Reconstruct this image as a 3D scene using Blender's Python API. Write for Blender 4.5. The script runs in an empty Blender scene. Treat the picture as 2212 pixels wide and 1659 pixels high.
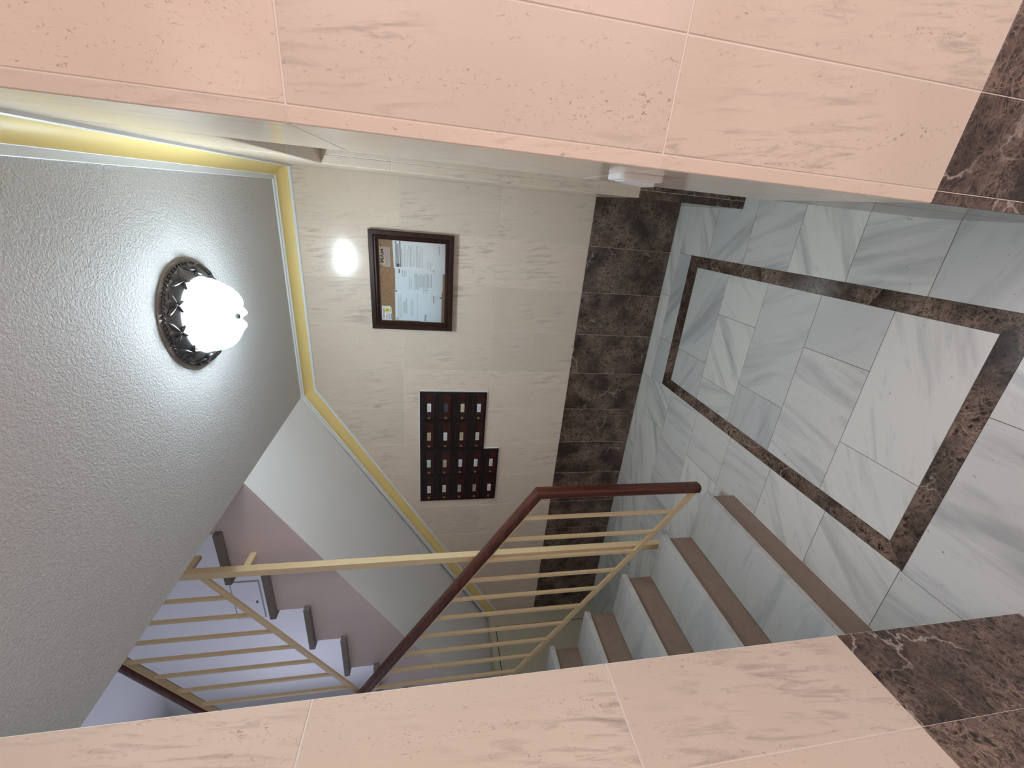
import bpy, bmesh, math, random
from mathutils import Vector, Matrix

random.seed(7)
sc = bpy.context.scene
COL = sc.collection

# ------------------------------------------------------------------ camera
# the phone was held sideways: gravity points to the right of the picture
F_PX, YAW, PITCH, ROLL = 852.13, -0.4042, -0.1834, 0.0150
CAM = Vector((-0.1726, -2.6270, 1.5473))
_f = Vector((math.sin(YAW) * math.cos(PITCH), math.cos(YAW) * math.cos(PITCH), math.sin(PITCH)))
_r = Vector((math.cos(YAW), -math.sin(YAW), 0))
_u = _r.cross(_f)
_r2 = math.cos(ROLL) * _r + math.sin(ROLL) * _u
_u2 = -math.sin(ROLL) * _r + math.cos(ROLL) * _u
cd = bpy.data.cameras.new('camera')
cam = bpy.data.objects.new('camera', cd)
COL.objects.link(cam)
cd.sensor_fit = 'HORIZONTAL'
cd.sensor_width = 36.0
cd.lens = 36.0 * F_PX / 2212.0
cd.clip_start = 0.02
M = Matrix.Identity(4)
for i, ax in enumerate((-_u2, _r2, -_f)):
    for j in range(3):
        M[j][i] = ax[j]
M.translation = CAM
cam.matrix_world = M
sc.camera = cam

# ------------------------------------------------------------------ world, large lights, exposure
w = bpy.data.worlds.new('world')
sc.world = w
w.use_nodes = True
w.node_tree.nodes['Background'].inputs['Color'].default_value = (1.0, 0.93, 0.90, 1)
w.node_tree.nodes['Background'].inputs['Strength'].default_value = 0.5

def area(name, loc, rot, sx, sy, power, col):
    ld = bpy.data.lights.new(name, 'AREA')
    ld.shape = 'RECTANGLE'; ld.size = sx; ld.size_y = sy
    ld.energy = power; ld.color = col
    o = bpy.data.objects.new(name, ld); COL.objects.link(o)
    o.location = loc; o.rotation_euler = rot
    return o

# daylight coming in through the street door behind the photographer
area('street_door_daylight', (1.02, -3.30, 1.40), (math.radians(90), 0, math.radians(66)), 1.5, 2.1, 13.5, (1.0, 0.735, 0.76))
# warm fill added under the vestibule ceiling, unseen, behind and above the photographer
area('vestibule_fill', (0.0, -3.30, 2.40), (0, 0, 0), 0.8, 0.8, 2.2, (1.0, 0.72, 0.70))
# daylight of the window on the half landing
area('landing_window_daylight', (-4.62, -1.1, 2.75), (0, math.radians(-90), 0), 1.1, 1.3, 9.5, (0.72, 0.75, 1.0))

vs = sc.view_settings
vs.view_transform = 'Standard'
vs.look = 'None'
vs.gamma = 1.0
vs.use_curve_mapping = False
vs.exposure = 0.45

# ------------------------------------------------------------------ materials
def nodes_of(name):
    m = bpy.data.materials.new(name); m.use_nodes = True
    nt = m.node_tree
    return m, nt, nt.nodes, nt.links, nt.nodes['Principled BSDF']

def N(ns, t, **kw):
    n = ns.new(t)
    for k, v in kw.items():
        if k in n.inputs: n.inputs[k].default_value = v
        else: setattr(n, k, v)
    return n

def ramp(ns, stops, interp='LINEAR'):
    r = ns.new('ShaderNodeValToRGB'); cr = r.color_ramp; cr.interpolation = interp
    while len(cr.elements) < len(stops): cr.elements.new(0.5)
    for e, (p, c) in zip(cr.elements, stops):
        e.position = p; e.color = (c[0], c[1], c[2], 1) if not isinstance(c, (int, float)) else (c, c, c, 1)
    return r

def mixc(ns, ln, fac, a, b, mode='MIX'):
    m = ns.new('ShaderNodeMix'); m.data_type = 'RGBA'; m.blend_type = mode
    for s, v in ((0, fac), (6, a), (7, b)):
        if hasattr(v, 'links') or hasattr(v, 'is_linked'): ln.new(v, m.inputs[s])
        elif isinstance(v, (int, float)): m.inputs[s].default_value = v
        else: m.inputs[s].default_value = (v[0], v[1], v[2], 1)
    return m.outputs[2]

def coords(ns, ln, scale=(1, 1, 1), rot=(0, 0, 0), rnd=13.0, spin=0.0):
    """object coordinates, shifted (and turned about Z) by a random amount for each separate piece"""
    tc = ns.new('ShaderNodeTexCoord'); oi = ns.new('ShaderNodeObjectInfo')
    v = tc.outputs['Object']
    if spin:
        mm = ns.new('ShaderNodeMath'); mm.operation = 'MULTIPLY'; mm.inputs[1].default_value = spin
        ln.new(oi.outputs['Random'], mm.inputs[0])
        vr = ns.new('ShaderNodeVectorRotate'); vr.rotation_type = 'Z_AXIS'
        ln.new(v, vr.inputs['Vector']); ln.new(mm.outputs[0], vr.inputs['Angle']); v = vr.outputs[0]
    mp = ns.new('ShaderNodeMapping'); mp.inputs['Scale'].default_value = scale; mp.inputs['Rotation'].default_value = rot
    ln.new(v, mp.inputs['Vector'])
    sm = ns.new('ShaderNodeMath'); sm.operation = 'MULTIPLY'; sm.inputs[1].default_value = rnd
    ln.new(oi.outputs['Random'], sm.inputs[0])
    ad = ns.new('ShaderNodeVectorMath'); ad.operation = 'ADD'
    ln.new(mp.outputs[0], ad.inputs[0]); ln.new(sm.outputs[0], ad.inputs[1])
    return ad.outputs[0], oi.outputs['Random']

def bump(ns, ln, h, bsdf, strength=0.1, dist=0.002):
    b = ns.new('ShaderNodeBump'); b.inputs['Strength'].default_value = strength; b.inputs['Distance'].default_value = dist
    ln.new(h, b.inputs['Height']); ln.new(b.outputs[0], bsdf.inputs['Normal'])

def mat_limestone():
    m, nt, ns, ln, b = nodes_of('cream_limestone')
    v, rnd = coords(ns, ln, (1, 1, 1), (0.10, 0.12, 0))
    st = N(ns, 'ShaderNodeMapping'); st.inputs['Scale'].default_value = (56, 56, 4.6); ln.new(v, st.inputs['Vector'])
    n1 = N(ns, 'ShaderNodeTexNoise', Scale=1.0, Detail=8.0, Roughness=0.68, Distortion=0.6); ln.new(st.outputs[0], n1.inputs['Vector'])
    r1 = ramp(ns, [(0.50, 0.0), (0.70, 1.0)]); ln.new(n1.outputs['Fac'], r1.inputs['Fac'])
    big = N(ns, 'ShaderNodeTexNoise', Scale=3.2, Detail=2.0); ln.new(v, big.inputs['Vector'])
    rb = ramp(ns, [(0.44, 0.0), (0.64, 1.0)]); ln.new(big.outputs['Fac'], rb.inputs['Fac'])
    base = mixc(ns, ln, big.outputs['Fac'], (0.70, 0.585, 0.475), (0.83, 0.71, 0.595))
    tone = mixc(ns, ln, rnd, (0.93, 0.93, 0.92), (1.04, 1.02, 1.0))
    base = mixc(ns, ln, 1.0, base, tone, 'MULTIPLY')
    mk = N(ns, 'ShaderNodeMath', operation='MULTIPLY'); ln.new(r1.outputs[0], mk.inputs[0]); ln.new(rb.outputs[0], mk.inputs[1])
    mk2 = N(ns, 'ShaderNodeMath', operation='MULTIPLY'); ln.new(mk.outputs[0], mk2.inputs[0]); mk2.inputs[1].default_value = 0.66
    c = mixc(ns, ln, mk2.outputs[0], base, (0.30, 0.25, 0.21))
    # small fossil specks gathered along the streaks
    sp = N(ns, 'ShaderNodeMapping'); sp.inputs['Scale'].default_value = (190, 190, 95); ln.new(v, sp.inputs['Vector'])
    n2 = N(ns, 'ShaderNodeTexNoise', Scale=1.0, Detail=3.0, Roughness=0.7, Distortion=0.8); ln.new(sp.outputs[0], n2.inputs['Vector'])
    r2 = ramp(ns, [(0.60, 0.0), (0.68, 1.0)]); ln.new(n2.outputs['Fac'], r2.inputs['Fac'])
    n3 = N(ns, 'ShaderNodeTexNoise', Scale=1.0, Detail=2.0); ln.new(st.outputs[0], n3.inputs['Vector']); n3.inputs['Scale'].default_value = 0.55
    r3 = ramp(ns, [(0.44, 0.06), (0.66, 0.8)]); ln.new(n3.outputs['Fac'], r3.inputs['Fac'])
    k = N(ns, 'ShaderNodeMath', operation='MULTIPLY'); ln.new(r2.outputs[0], k.inputs[0]); ln.new(r3.outputs[0], k.inputs[1])
    c = mixc(ns, ln, k.outputs[0], c, (0.27, 0.215, 0.18))
    ln.new(c, b.inputs['Base Color'])
    b.inputs['Roughness'].default_value = 0.17
    b.inputs['IOR'].default_value = 1.48
    bump(ns, ln, n2.outputs['Fac'], b, 0.03, 0.001)
    return m

def mat_emperador():
    m, nt, ns, ln, b = nodes_of('dark_brown_marble')
    v, rnd = coords(ns, ln, (1, 1, 1))
    dn = N(ns, 'ShaderNodeTexNoise', Scale=14.0, Detail=4.0, Roughness=0.6); ln.new(v, dn.inputs['Vector'])
    sub = N(ns, 'ShaderNodeVectorMath', operation='SUBTRACT'); ln.new(dn.outputs['Color'], sub.inputs[0]); sub.inputs[1].default_value = (0.5, 0.5, 0.5)
    scl = N(ns, 'ShaderNodeVectorMath', operation='SCALE'); ln.new(sub.outputs[0], scl.inputs[0]); scl.inputs['Scale'].default_value = 0.10
    ad = N(ns, 'ShaderNodeVectorMath', operation='ADD'); ln.new(v, ad.inputs[0]); ln.new(scl.outputs[0], ad.inputs[1])
    vo = N(ns, 'ShaderNodeTexVoronoi', feature='DISTANCE_TO_EDGE', Scale=38.0); ln.new(ad.outputs[0], vo.inputs['Vector'])
    rv = ramp(ns, [(0.0, 1.0), (0.10, 0.55), (0.26, 0.0)]); ln.new(vo.outputs['Distance'], rv.inputs['Fac'])
    n1 = N(ns, 'ShaderNodeTexNoise', Scale=9.0, Detail=6.0, Roughness=0.65, Distortion=0.6); ln.new(v, n1.inputs['Vector'])
    r1 = ramp(ns, [(0.38, (0.009, 0.0055, 0.0048)), (0.54, (0.026, 0.0165, 0.013)), (0.74, (0.11, 0.073, 0.055))]); ln.new(n1.outputs['Fac'], r1.inputs['Fac'])
    n2 = N(ns, 'ShaderNodeTexNoise', Scale=6.0, Detail=3.0); ln.new(v, n2.inputs['Vector'])
    r2 = ramp(ns, [(0.36, 0.12), (0.62, 0.95)]); ln.new(n2.outputs['Fac'], r2.inputs['Fac'])
    # crazed web: broken noise ridges at two sizes, with a little of the cell pattern
    def ridge(scale, dist, width):
        n = N(ns, 'ShaderNodeTexNoise', Scale=scale, Detail=6.0, Roughness=0.62, Distortion=dist); ln.new(v, n.inputs['Vector'])
        r = ramp(ns, [(0.5 - width, 0.0), (0.5 - width * 0.25, 0.5), (0.5, 1.0), (0.5 + width * 0.25, 0.5), (0.5 + width, 0.0)]); ln.new(n.outputs['Fac'], r.inputs['Fac'])
        return r.outputs[0]
    ra, rc = ridge(13.0, 1.4, 0.045), ridge(30.0, 1.0, 0.05)
    w1 = N(ns, 'ShaderNodeMath', operation='MAXIMUM'); ln.new(ra, w1.inputs[0]); ln.new(rc, w1.inputs[1])
    hv = N(ns, 'ShaderNodeMath', operation='MULTIPLY'); ln.new(rv.outputs[0], hv.inputs[0]); hv.inputs[1].default_value = 0.45
    w2 = N(ns, 'ShaderNodeMath', operation='MAXIMUM'); ln.new(w1.outputs[0], w2.inputs[0]); ln.new(hv.outputs[0], w2.inputs[1])
    k = N(ns, 'ShaderNodeMath', operation='MULTIPLY'); ln.new(w2.outputs[0], k.inputs[0]); ln.new(r2.outputs[0], k.inputs[1])
    c = mixc(ns, ln, k.outputs[0], r1.outputs[0], (0.40, 0.28, 0.215))
    vo3 = N(ns, 'ShaderNodeTexVoronoi', feature='DISTANCE_TO_EDGE', Scale=74.0); ln.new(ad.outputs[0], vo3.inputs['Vector'])
    rv3 = ramp(ns, [(0.0, 0.25), (0.10, 0.0)]); ln.new(vo3.outputs['Distance'], rv3.inputs['Fac'])
    k3 = N(ns, 'ShaderNodeMath', operation='MULTIPLY'); ln.new(rv3.outputs[0], k3.inputs[0]); ln.new(n1.outputs['Fac'], k3.inputs[1])
    c = mixc(ns, ln, k3.outputs[0], c, (0.25, 0.175, 0.13))
    # sparse white veins
    vo2 = N(ns, 'ShaderNodeTexVoronoi', feature='DISTANCE_TO_EDGE', Scale=5.5); ln.new(ad.outputs[0], vo2.inputs['Vector'])
    rv2 = ramp(ns, [(0.0, 1.0), (0.022, 0.0)]); ln.new(vo2.outputs['Distance'], rv2.inputs['Fac'])
    n3 = N(ns, 'ShaderNodeTexNoise', Scale=4.0, Detail=2.0); ln.new(v, n3.inputs['Vector'])
    r3 = ramp(ns, [(0.56, 0.0), (0.64, 0.85)]); ln.new(n3.outputs['Fac'], r3.inputs['Fac'])
    k2 = N(ns, 'ShaderNodeMath', operation='MULTIPLY'); ln.new(rv2.outputs[0], k2.inputs[0]); ln.new(r3.outputs[0], k2.inputs[1])
    c = mixc(ns, ln, k2.outputs[0], c, (0.48, 0.41, 0.36))
    ln.new(c, b.inputs['Base Color'])
    b.inputs['Roughness'].default_value = 0.14
    return m

def mat_marble(name, lo, hi, vein, spin, rough=0.2, amt=0.55):
    m, nt, ns, ln, b = nodes_of(name)
    v, rnd = coords(ns, ln, (1, 1, 1), spin=spin)
    st = N(ns, 'ShaderNodeMapping'); st.inputs['Scale'].default_value = (1.5, 11.0, 11.0); ln.new(v, st.inputs['Vector'])
    n1 = N(ns, 'ShaderNodeTexNoise', Scale=1.0, Detail=4.0, Roughness=0.55, Distortion=0.5); ln.new(st.outputs[0], n1.inputs['Vector'])
    r1 = ramp(ns, [(0.50, 0.0), (0.60, 0.45), (0.70, 1.0)]); ln.new(n1.outputs['Fac'], r1.inputs['Fac'])
    tone = mixc(ns, ln, rnd, lo, hi)
    mul = N(ns, 'ShaderNodeMath', operation='MULTIPLY'); ln.new(r1.outputs[0], mul.inputs[0]); mul.inputs[1].default_value = amt
    c = mixc(ns, ln, mul.outputs[0], tone, vein)
    st2 = N(ns, 'ShaderNodeMapping'); st2.inputs['Scale'].default_value = (7, 26, 26); ln.new(v, st2.inputs['Vector'])
    n2 = N(ns, 'ShaderNodeTexNoise', Scale=1.0, Detail=6.0, Roughness=0.7, Distortion=0.8); ln.new(st2.outputs[0], n2.inputs['Vector'])
    r2 = ramp(ns, [(0.56, 0.0), (0.76, 0.4)]); ln.new(n2.outputs['Fac'], r2.inputs['Fac'])
    c = mixc(ns, ln, r2.outputs[0], c, vein)
    sp = N(ns, 'ShaderNodeTexNoise', Scale=70.0, Detail=1.0); ln.new(v, sp.inputs['Vector'])
    rs = ramp(ns, [(0.775, 0.0), (0.80, 0.6)]); ln.new(sp.outputs['Fac'], rs.inputs['Fac'])
    c = mixc(ns, ln, rs.outputs[0], c, (0.12, 0.11, 0.10))
    ln.new(c, b.inputs['Base Color'])
    b.inputs['Roughness'].default_value = rough
    return m

def mat_riser():
    m, nt, ns, ln, b = nodes_of('brown_riser_marble')
    v, rnd = coords(ns, ln, (1, 1, 1))
    n1 = N(ns, 'ShaderNodeTexNoise', Scale=16.0, Detail=5.0, Roughness=0.6); ln.new(v, n1.inputs['Vector'])
    c = mixc(ns, ln, n1.outputs['Fac'], (0.21, 0.15, 0.11), (0.31, 0.235, 0.18))
    vo = N(ns, 'ShaderNodeTexNoise', Scale=11.0, Detail=4.0, Roughness=0.7, Distortion=1.5); ln.new(v, vo.inputs['Vector'])
    rv = ramp(ns, [(0.485, 0.0), (0.5, 0.55), (0.515, 0.0)]); ln.new(vo.outputs['Fac'], rv.inputs['Fac'])
    c = mixc(ns, ln, rv.outputs[0], c, (0.14, 0.105, 0.085))
    ln.new(c, b.inputs['Base Color']); b.inputs['Roughness'].default_value = 0.3
    return m

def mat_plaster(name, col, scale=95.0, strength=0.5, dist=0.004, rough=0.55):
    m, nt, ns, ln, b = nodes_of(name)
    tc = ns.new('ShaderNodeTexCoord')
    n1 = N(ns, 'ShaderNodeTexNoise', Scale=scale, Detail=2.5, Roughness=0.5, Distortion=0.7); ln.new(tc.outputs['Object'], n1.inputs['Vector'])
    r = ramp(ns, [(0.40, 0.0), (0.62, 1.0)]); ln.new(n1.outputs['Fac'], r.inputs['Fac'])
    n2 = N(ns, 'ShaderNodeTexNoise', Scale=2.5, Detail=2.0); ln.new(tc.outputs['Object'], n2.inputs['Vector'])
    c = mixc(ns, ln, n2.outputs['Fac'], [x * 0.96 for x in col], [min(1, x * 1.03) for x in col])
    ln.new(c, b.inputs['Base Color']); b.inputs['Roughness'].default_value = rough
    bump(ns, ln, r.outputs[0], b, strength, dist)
    return m

def mat_plain(name, col, rough=0.5, metal=0.0, vary=0.05, scale=20.0):
    m, nt, ns, ln, b = nodes_of(name)
    tc = ns.new('ShaderNodeTexCoord')
    n = N(ns, 'ShaderNodeTexNoise', Scale=scale, Detail=3.0); ln.new(tc.outputs['Object'], n.inputs['Vector'])
    c = mixc(ns, ln, n.outputs['Fac'], [max(0, x * (1 - vary)) for x in col], [min(1, x * (1 + vary)) for x in col])
    ln.new(c, b.inputs['Base Color']); b.inputs['Roughness'].default_value = rough; b.inputs['Metallic'].default_value = metal
    return m

def mat_wood(name, dark, light, axis='Z', rough=0.3):
    m, nt, ns, ln, b = nodes_of(name)
    s = {'X': (3, 60, 60), 'Y': (60, 3, 60), 'Z': (60, 60, 3)}[axis]
    v, rnd = coords(ns, ln, s)
    n = N(ns, 'ShaderNodeTexNoise', Scale=1.0, Detail=4.0, Roughness=0.6, Distortion=0.3); ln.new(v, n.inputs['Vector'])
    r = ramp(ns, [(0.32, dark), (0.70, light)]); ln.new(n.outputs['Fac'], r.inputs['Fac'])
    ln.new(r.outputs[0], b.inputs['Base Color']); b.inputs['Roughness'].default_value = rough
    return m

def mat_cork():
    m, nt, ns, ln, b = nodes_of('cork')
    tc = ns.new('ShaderNodeTexCoord')
    n = N(ns, 'ShaderNodeTexNoise', Scale=150.0, Detail=4.0, Roughness=0.7); ln.new(tc.outputs['Object'], n.inputs['Vector'])
    r = ramp(ns, [(0.35, (0.17, 0.085, 0.035)), (0.55, (0.33, 0.19, 0.09)), (0.75, (0.42, 0.26, 0.14))]); ln.new(n.outputs['Fac'], r.inputs['Fac'])
    ln.new(r.outputs[0], b.inputs['Base Color']); b.inputs['Roughness'].default_value = 0.85
    return m

def mat_glass():
    m, nt, ns, ln, b = nodes_of('clear_pane')
    out = ns['Material Output']
    tr = ns.new('ShaderNodeBsdfTransparent'); gl = ns.new('ShaderNodeBsdfGlossy'); gl.inputs['Roughness'].default_value = 0.02
    fr = ns.new('ShaderNodeFresnel'); fr.inputs['IOR'].default_value = 1.5
    mx = ns.new('ShaderNodeMixShader')
    ln.new(fr.outputs[0], mx.inputs[0]); ln.new(tr.outputs[0], mx.inputs[1]); ln.new(gl.outputs[0], mx.inputs[2])
    ln.new(mx.outputs[0], out.inputs['Surface'])
    return m

def mat_emit(name, col, strength):
    m, nt, ns, ln, b = nodes_of(name)
    b.inputs['Base Color'].default_value = (0.9, 0.95, 1, 1)
    b.inputs['Emission Color'].default_value = (*col, 1); b.inputs['Emission Strength'].default_value = strength
    # emission graded by height, collar dimmed to darken the ceiling around the lamp
    tc = ns.new('ShaderNodeTexCoord'); sx = ns.new('ShaderNodeSeparateXYZ'); ln.new(tc.outputs['Object'], sx.inputs[0])
    mr = ns.new('ShaderNodeMapRange'); mr.inputs['From Min'].default_value = -0.045; mr.inputs['From Max'].default_value = -0.115
    mr.inputs['To Min'].default_value = strength * 0.12; mr.inputs['To Max'].default_value = strength
    ln.new(sx.outputs['Z'], mr.inputs['Value']); ln.new(mr.outputs[0], b.inputs['Emission Strength'])
    b.inputs['Roughness'].default_value = 0.3
    return m

STONE = mat_limestone()
EMP = mat_emperador()
MARB = mat_marble('grey_white_floor_marble', (0.55, 0.565, 0.56), (0.76, 0.755, 0.715), (0.30, 0.315, 0.325), 3.1, 0.2, 0.62)
TREAD = mat_marble('white_tread_marble', (0.49, 0.50, 0.485), (0.54, 0.545, 0.52), (0.26, 0.28, 0.30), 0.0, 0.25, 0.45)
RISER = mat_riser()
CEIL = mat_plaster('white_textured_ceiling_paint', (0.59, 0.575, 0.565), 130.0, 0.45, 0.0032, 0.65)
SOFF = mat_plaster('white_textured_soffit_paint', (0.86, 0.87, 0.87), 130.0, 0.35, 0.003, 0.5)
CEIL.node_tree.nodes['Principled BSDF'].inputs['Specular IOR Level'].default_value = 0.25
STRING = mat_plaster('warm_lit_string_paint', (0.70, 0.60, 0.57), 130.0, 0.3, 0.003, 0.6)  # pinkish tint puts the vestibule's warm bounce light into the plaster colour
WHITE = mat_plaster('white_wall_paint', (0.80, 0.80, 0.80), 120.0, 0.12, 0.002, 0.6)
GROUT = mat_plain('pale_grout', (0.84, 0.78, 0.70), 0.8)
DKGROUT = mat_plain('dark_floor_joint', (0.10, 0.10, 0.10), 0.9)
YELLOW = mat_plain('mustard_yellow_paint', (0.84, 0.65, 0.26), 0.5, 0, 0.03, 6)
TRIMW = mat_plain('white_trim_paint', (0.80, 0.82, 0.83), 0.45, 0, 0.03)
CREAM = mat_plain('cream_metal_paint', (0.76, 0.60, 0.35), 0.4, 0, 0.06, 30)
CREAMW = mat_plain('cream_door_paint', (0.52, 0.48, 0.36), 0.5, 0, 0.04, 12)
WOODR = mat_wood('varnished_red_wood', (0.045, 0.011, 0.007), (0.135, 0.038, 0.020), 'Z', 0.3)
WOODX = mat_wood('varnished_red_wood_rail', (0.045, 0.011, 0.007), (0.135, 0.038, 0.020), 'X', 0.3)
WOODF = mat_wood('dark_frame_wood', (0.013, 0.0045, 0.0035), (0.042, 0.014, 0.009), 'X', 0.33)
WOODF.node_tree.nodes['Principled BSDF'].inputs['Specular IOR Level'].default_value = 0.3
MAHO = mat_wood('dark_mahogany_door', (0.018, 0.004, 0.004), (0.060, 0.013, 0.009), 'X', 0.22)
BLACKW = mat_plain('near_black_wood', (0.009, 0.0055, 0.006), 0.35, 0, 0.2)
SLOTB = mat_plain('black_slot', (0.003, 0.002, 0.002), 0.8)
BRASS = mat_plain('brass', (0.55, 0.43, 0.20), 0.3, 0.9, 0.1, 200)
STEPG = mat_plain('grey_brown_tread_stone', (0.20, 0.175, 0.155), 0.4, 0, 0.15, 40)
PEWTER = mat_plain('dark_pewter', (0.10, 0.095, 0.095), 0.28, 0.85, 0.3, 60)
PEWTERM = mat_plain('mid_pewter', (0.16, 0.15, 0.15), 0.3, 0.8, 0.25, 60)
PEWTERL = mat_plain('pale_pewter', (0.27, 0.23, 0.21), 0.4, 0.4, 0.2, 60)
DOME = mat_emit('glowing_opal_glass', (0.75, 0.91, 1.0), 60.0)
CORK = mat_cork()
PANE = mat_glass()
PAPER = mat_plain('white_paper', (0.78, 0.80, 0.80), 0.8, 0, 0.02)
PAPERB = mat_plain('bluish_paper', (0.70, 0.77, 0.80), 0.8, 0, 0.02)
INKG = mat_plain('grey_print', (0.34, 0.36, 0.37), 0.8)
INKD = mat_plain('dark_print', (0.06, 0.06, 0.07), 0.8)
INKB = mat_plain('navy_print', (0.03, 0.06, 0.22), 0.8)
INKR = mat_plain('red_print', (0.45, 0.06, 0.12), 0.8)
INKY = mat_plain('yellow_print', (0.80, 0.68, 0.08), 0.8)
PINKBAR = mat_plain('mauve_print', (0.35, 0.28, 0.31), 0.8)
FILM = mat_plain('pale_pink_card', (0.42, 0.30, 0.24), 0.5, 0, 0.1, 120)
SWITCH = mat_plain('white_plastic', (0.80, 0.80, 0.80), 0.35, 0, 0.01)
STEEL = mat_plain('steel', (0.55, 0.55, 0.55), 0.25, 0.9)

# ------------------------------------------------------------------ mesh helpers
def link(name, me, mat, parent=None):
    o = bpy.data.objects.new(name, me); COL.objects.link(o)
    if mat is not None and len(me.materials) == 0:
        me.materials.append(mat)
    if parent is not None: o.parent = parent
    return o

def raw(name, verts, faces, mat, parent=None, smooth=False):
    me = bpy.data.meshes.new(name)
    me.from_pydata([tuple(v) for v in verts], [], faces)
    bm = bmesh.new(); bm.from_mesh(me)
    bmesh.ops.recalc_face_normals(bm, faces=bm.faces)
    bm.to_mesh(me); bm.free()
    if smooth:
        for p in me.polygons: p.use_smooth = True
    me.update()
    return link(name, me, mat, parent)

def from_bm(name, bm, mat, parent=None, smooth=False):
    bmesh.ops.recalc_face_normals(bm, faces=bm.faces)
    me = bpy.data.meshes.new(name); bm.to_mesh(me); bm.free()
    if smooth:
        for p in me.polygons: p.use_smooth = True
    return link(name, me, mat, parent)

def empty(name, loc=(0, 0, 0)):
    o = bpy.data.objects.new(name, None); COL.objects.link(o); o.location = loc; o.empty_display_size = 0.05
    return o

def tag(o, label, cat, group=None):
    o['label'] = label; o['category'] = cat
    if group: o['group'] = group
    return o

def struct(o):
    o['kind'] = 'structure'; return o

def add_box(bm, x0, x1, y0, y1, z0, z1, bev=0.0):
    r = bmesh.ops.create_cube(bm, size=1.0)
    bmesh.ops.scale(bm, vec=(abs(x1 - x0), abs(y1 - y0), abs(z1 - z0)), verts=r['verts'])
    bmesh.ops.translate(bm, vec=((x0 + x1) / 2, (y0 + y1) / 2, (z0 + z1) / 2), verts=r['verts'])
    if bev > 0:
        es = list({e for v in r['verts'] for e in v.link_edges})
        bmesh.ops.bevel(bm, geom=es, offset=bev, segments=2, affect='EDGES', profile=0.5)

def box(name, x0, x1, y0, y1, z0, z1, mat, parent=None, bev=0.0):
    bm = bmesh.new(); add_box(bm, x0, x1, y0, y1, z0, z1, bev)
    return from_bm(name, bm, mat, parent)

def clip(poly, a, b, c):
    """keep the part of a 2D polygon where a*x + b*y <= c"""
    out = []
    for i in range(len(poly)):
        p, q = poly[i], poly[(i + 1) % len(poly)]
        dp, dq = a * p[0] + b * p[1] - c, a * q[0] + b * q[1] - c
        if dp <= 0: out.append(p)
        if dp * dq < 0:
            t = dp / (dp - dq); out.append((p[0] + t * (q[0] - p[0]), p[1] + t * (q[1] - p[1])))
    return out

def area2(p):
    return 0.5 * sum(p[i][0] * p[(i + 1) % len(p)][1] - p[(i + 1) % len(p)][0] * p[i][1] for i in range(len(p)))

def inset(poly, d):
    """move every edge of a convex counter-clockwise polygon inwards by d"""
    n = len(poly); L = []
    for i in range(n):
        p, q = poly[i], poly[(i + 1) % n]
        dx, dy = q[0] - p[0], q[1] - p[1]; l = math.hypot(dx, dy) or 1e-9
        nx, ny = -dy / l, dx / l
        L.append((nx, ny, nx * p[0] + ny * p[1] + d))
    out = []
    for i in range(n):
        a, b = L[i - 1], L[i]
        det = a[0] * b[1] - a[1] * b[0]
        if abs(det) < 1e-9: out.append(poly[i]); continue
        out.append(((a[2] * b[1] - a[1] * b[2]) / det, (a[0] * b[2] - a[2] * b[0]) / det))
    return out

def slab(name, poly, to3, mat, parent, gap=0.001, thick=0.008, cham=0.0012):
    """a flat stone piece: outline in the plane, laid by to3(a, b, depth); depth 0 is its face, positive goes into the wall"""
    if len(poly) < 3 or abs(area2(poly)) < 2e-4: return None
    if area2(poly) < 0: poly = poly[::-1]
    outer = inset(poly, gap); face = inset(poly, gap + cham)
    n = len(outer)
    vs_ = [to3(a, b, 0.0) for a, b in face] + [to3(a, b, cham) for a, b in outer] + [to3(a, b, thick) for a, b in outer]
    fs = [list(range(n)), list(range(2 * n, 3 * n))[::-1]]
    for i in range(n):
        j = (i + 1) % n
        fs.append([i, j, n + j, n + i]); fs.append([n + i, n + j, 2 * n + j, 2 * n + i])
    return raw(name, vs_, fs, mat, parent)

def rect(a0, a1, b0, b1):
    return [(min(a0, a1), min(b0, b1)), (max(a0, a1), min(b0, b1)), (max(a0, a1), max(b0, b1)), (min(a0, a1), max(b0, b1))]

def prism_xz(name, pts, y0, y1, mat, parent=None):
    n = len(pts)
    vs_ = [(x, y0, z) for x, z in pts] + [(x, y1, z) for x, z in pts]
    fs = [list(range(n)), list(range(n, 2 * n))[::-1]] + [[i, (i + 1) % n, n + (i + 1) % n, n + i] for i in range(n)]
    return raw(name, vs_, fs, mat, parent)

def bar(bm, p, q, wdt, hgt, bev=0.0, up=(0, 0, 1)):
    """a straight bar with a rectangular section from p to q"""
    p, q = Vector(p), Vector(q); d = (q - p); L = d.length; d.normalize()
    up = Vector(up)
    if abs(d.dot(up)) > 0.95: up = Vector((1, 0, 0))
    s = d.cross(up).normalized(); u = s.cross(d)
    r = bmesh.ops.create_cube(bm, size=1.0)
    for v in r['verts']:
        c = v.co.copy(); v.co = (p + q) / 2 + s * c.x * wdt + d * c.y * L + u * c.z * hgt
    if bev:
        es = list({e for v in r['verts'] for e in v.link_edges})
        bmesh.ops.bevel(bm, geom=es, offset=bev, segments=2, affect='EDGES', profile=0.5)

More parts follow.
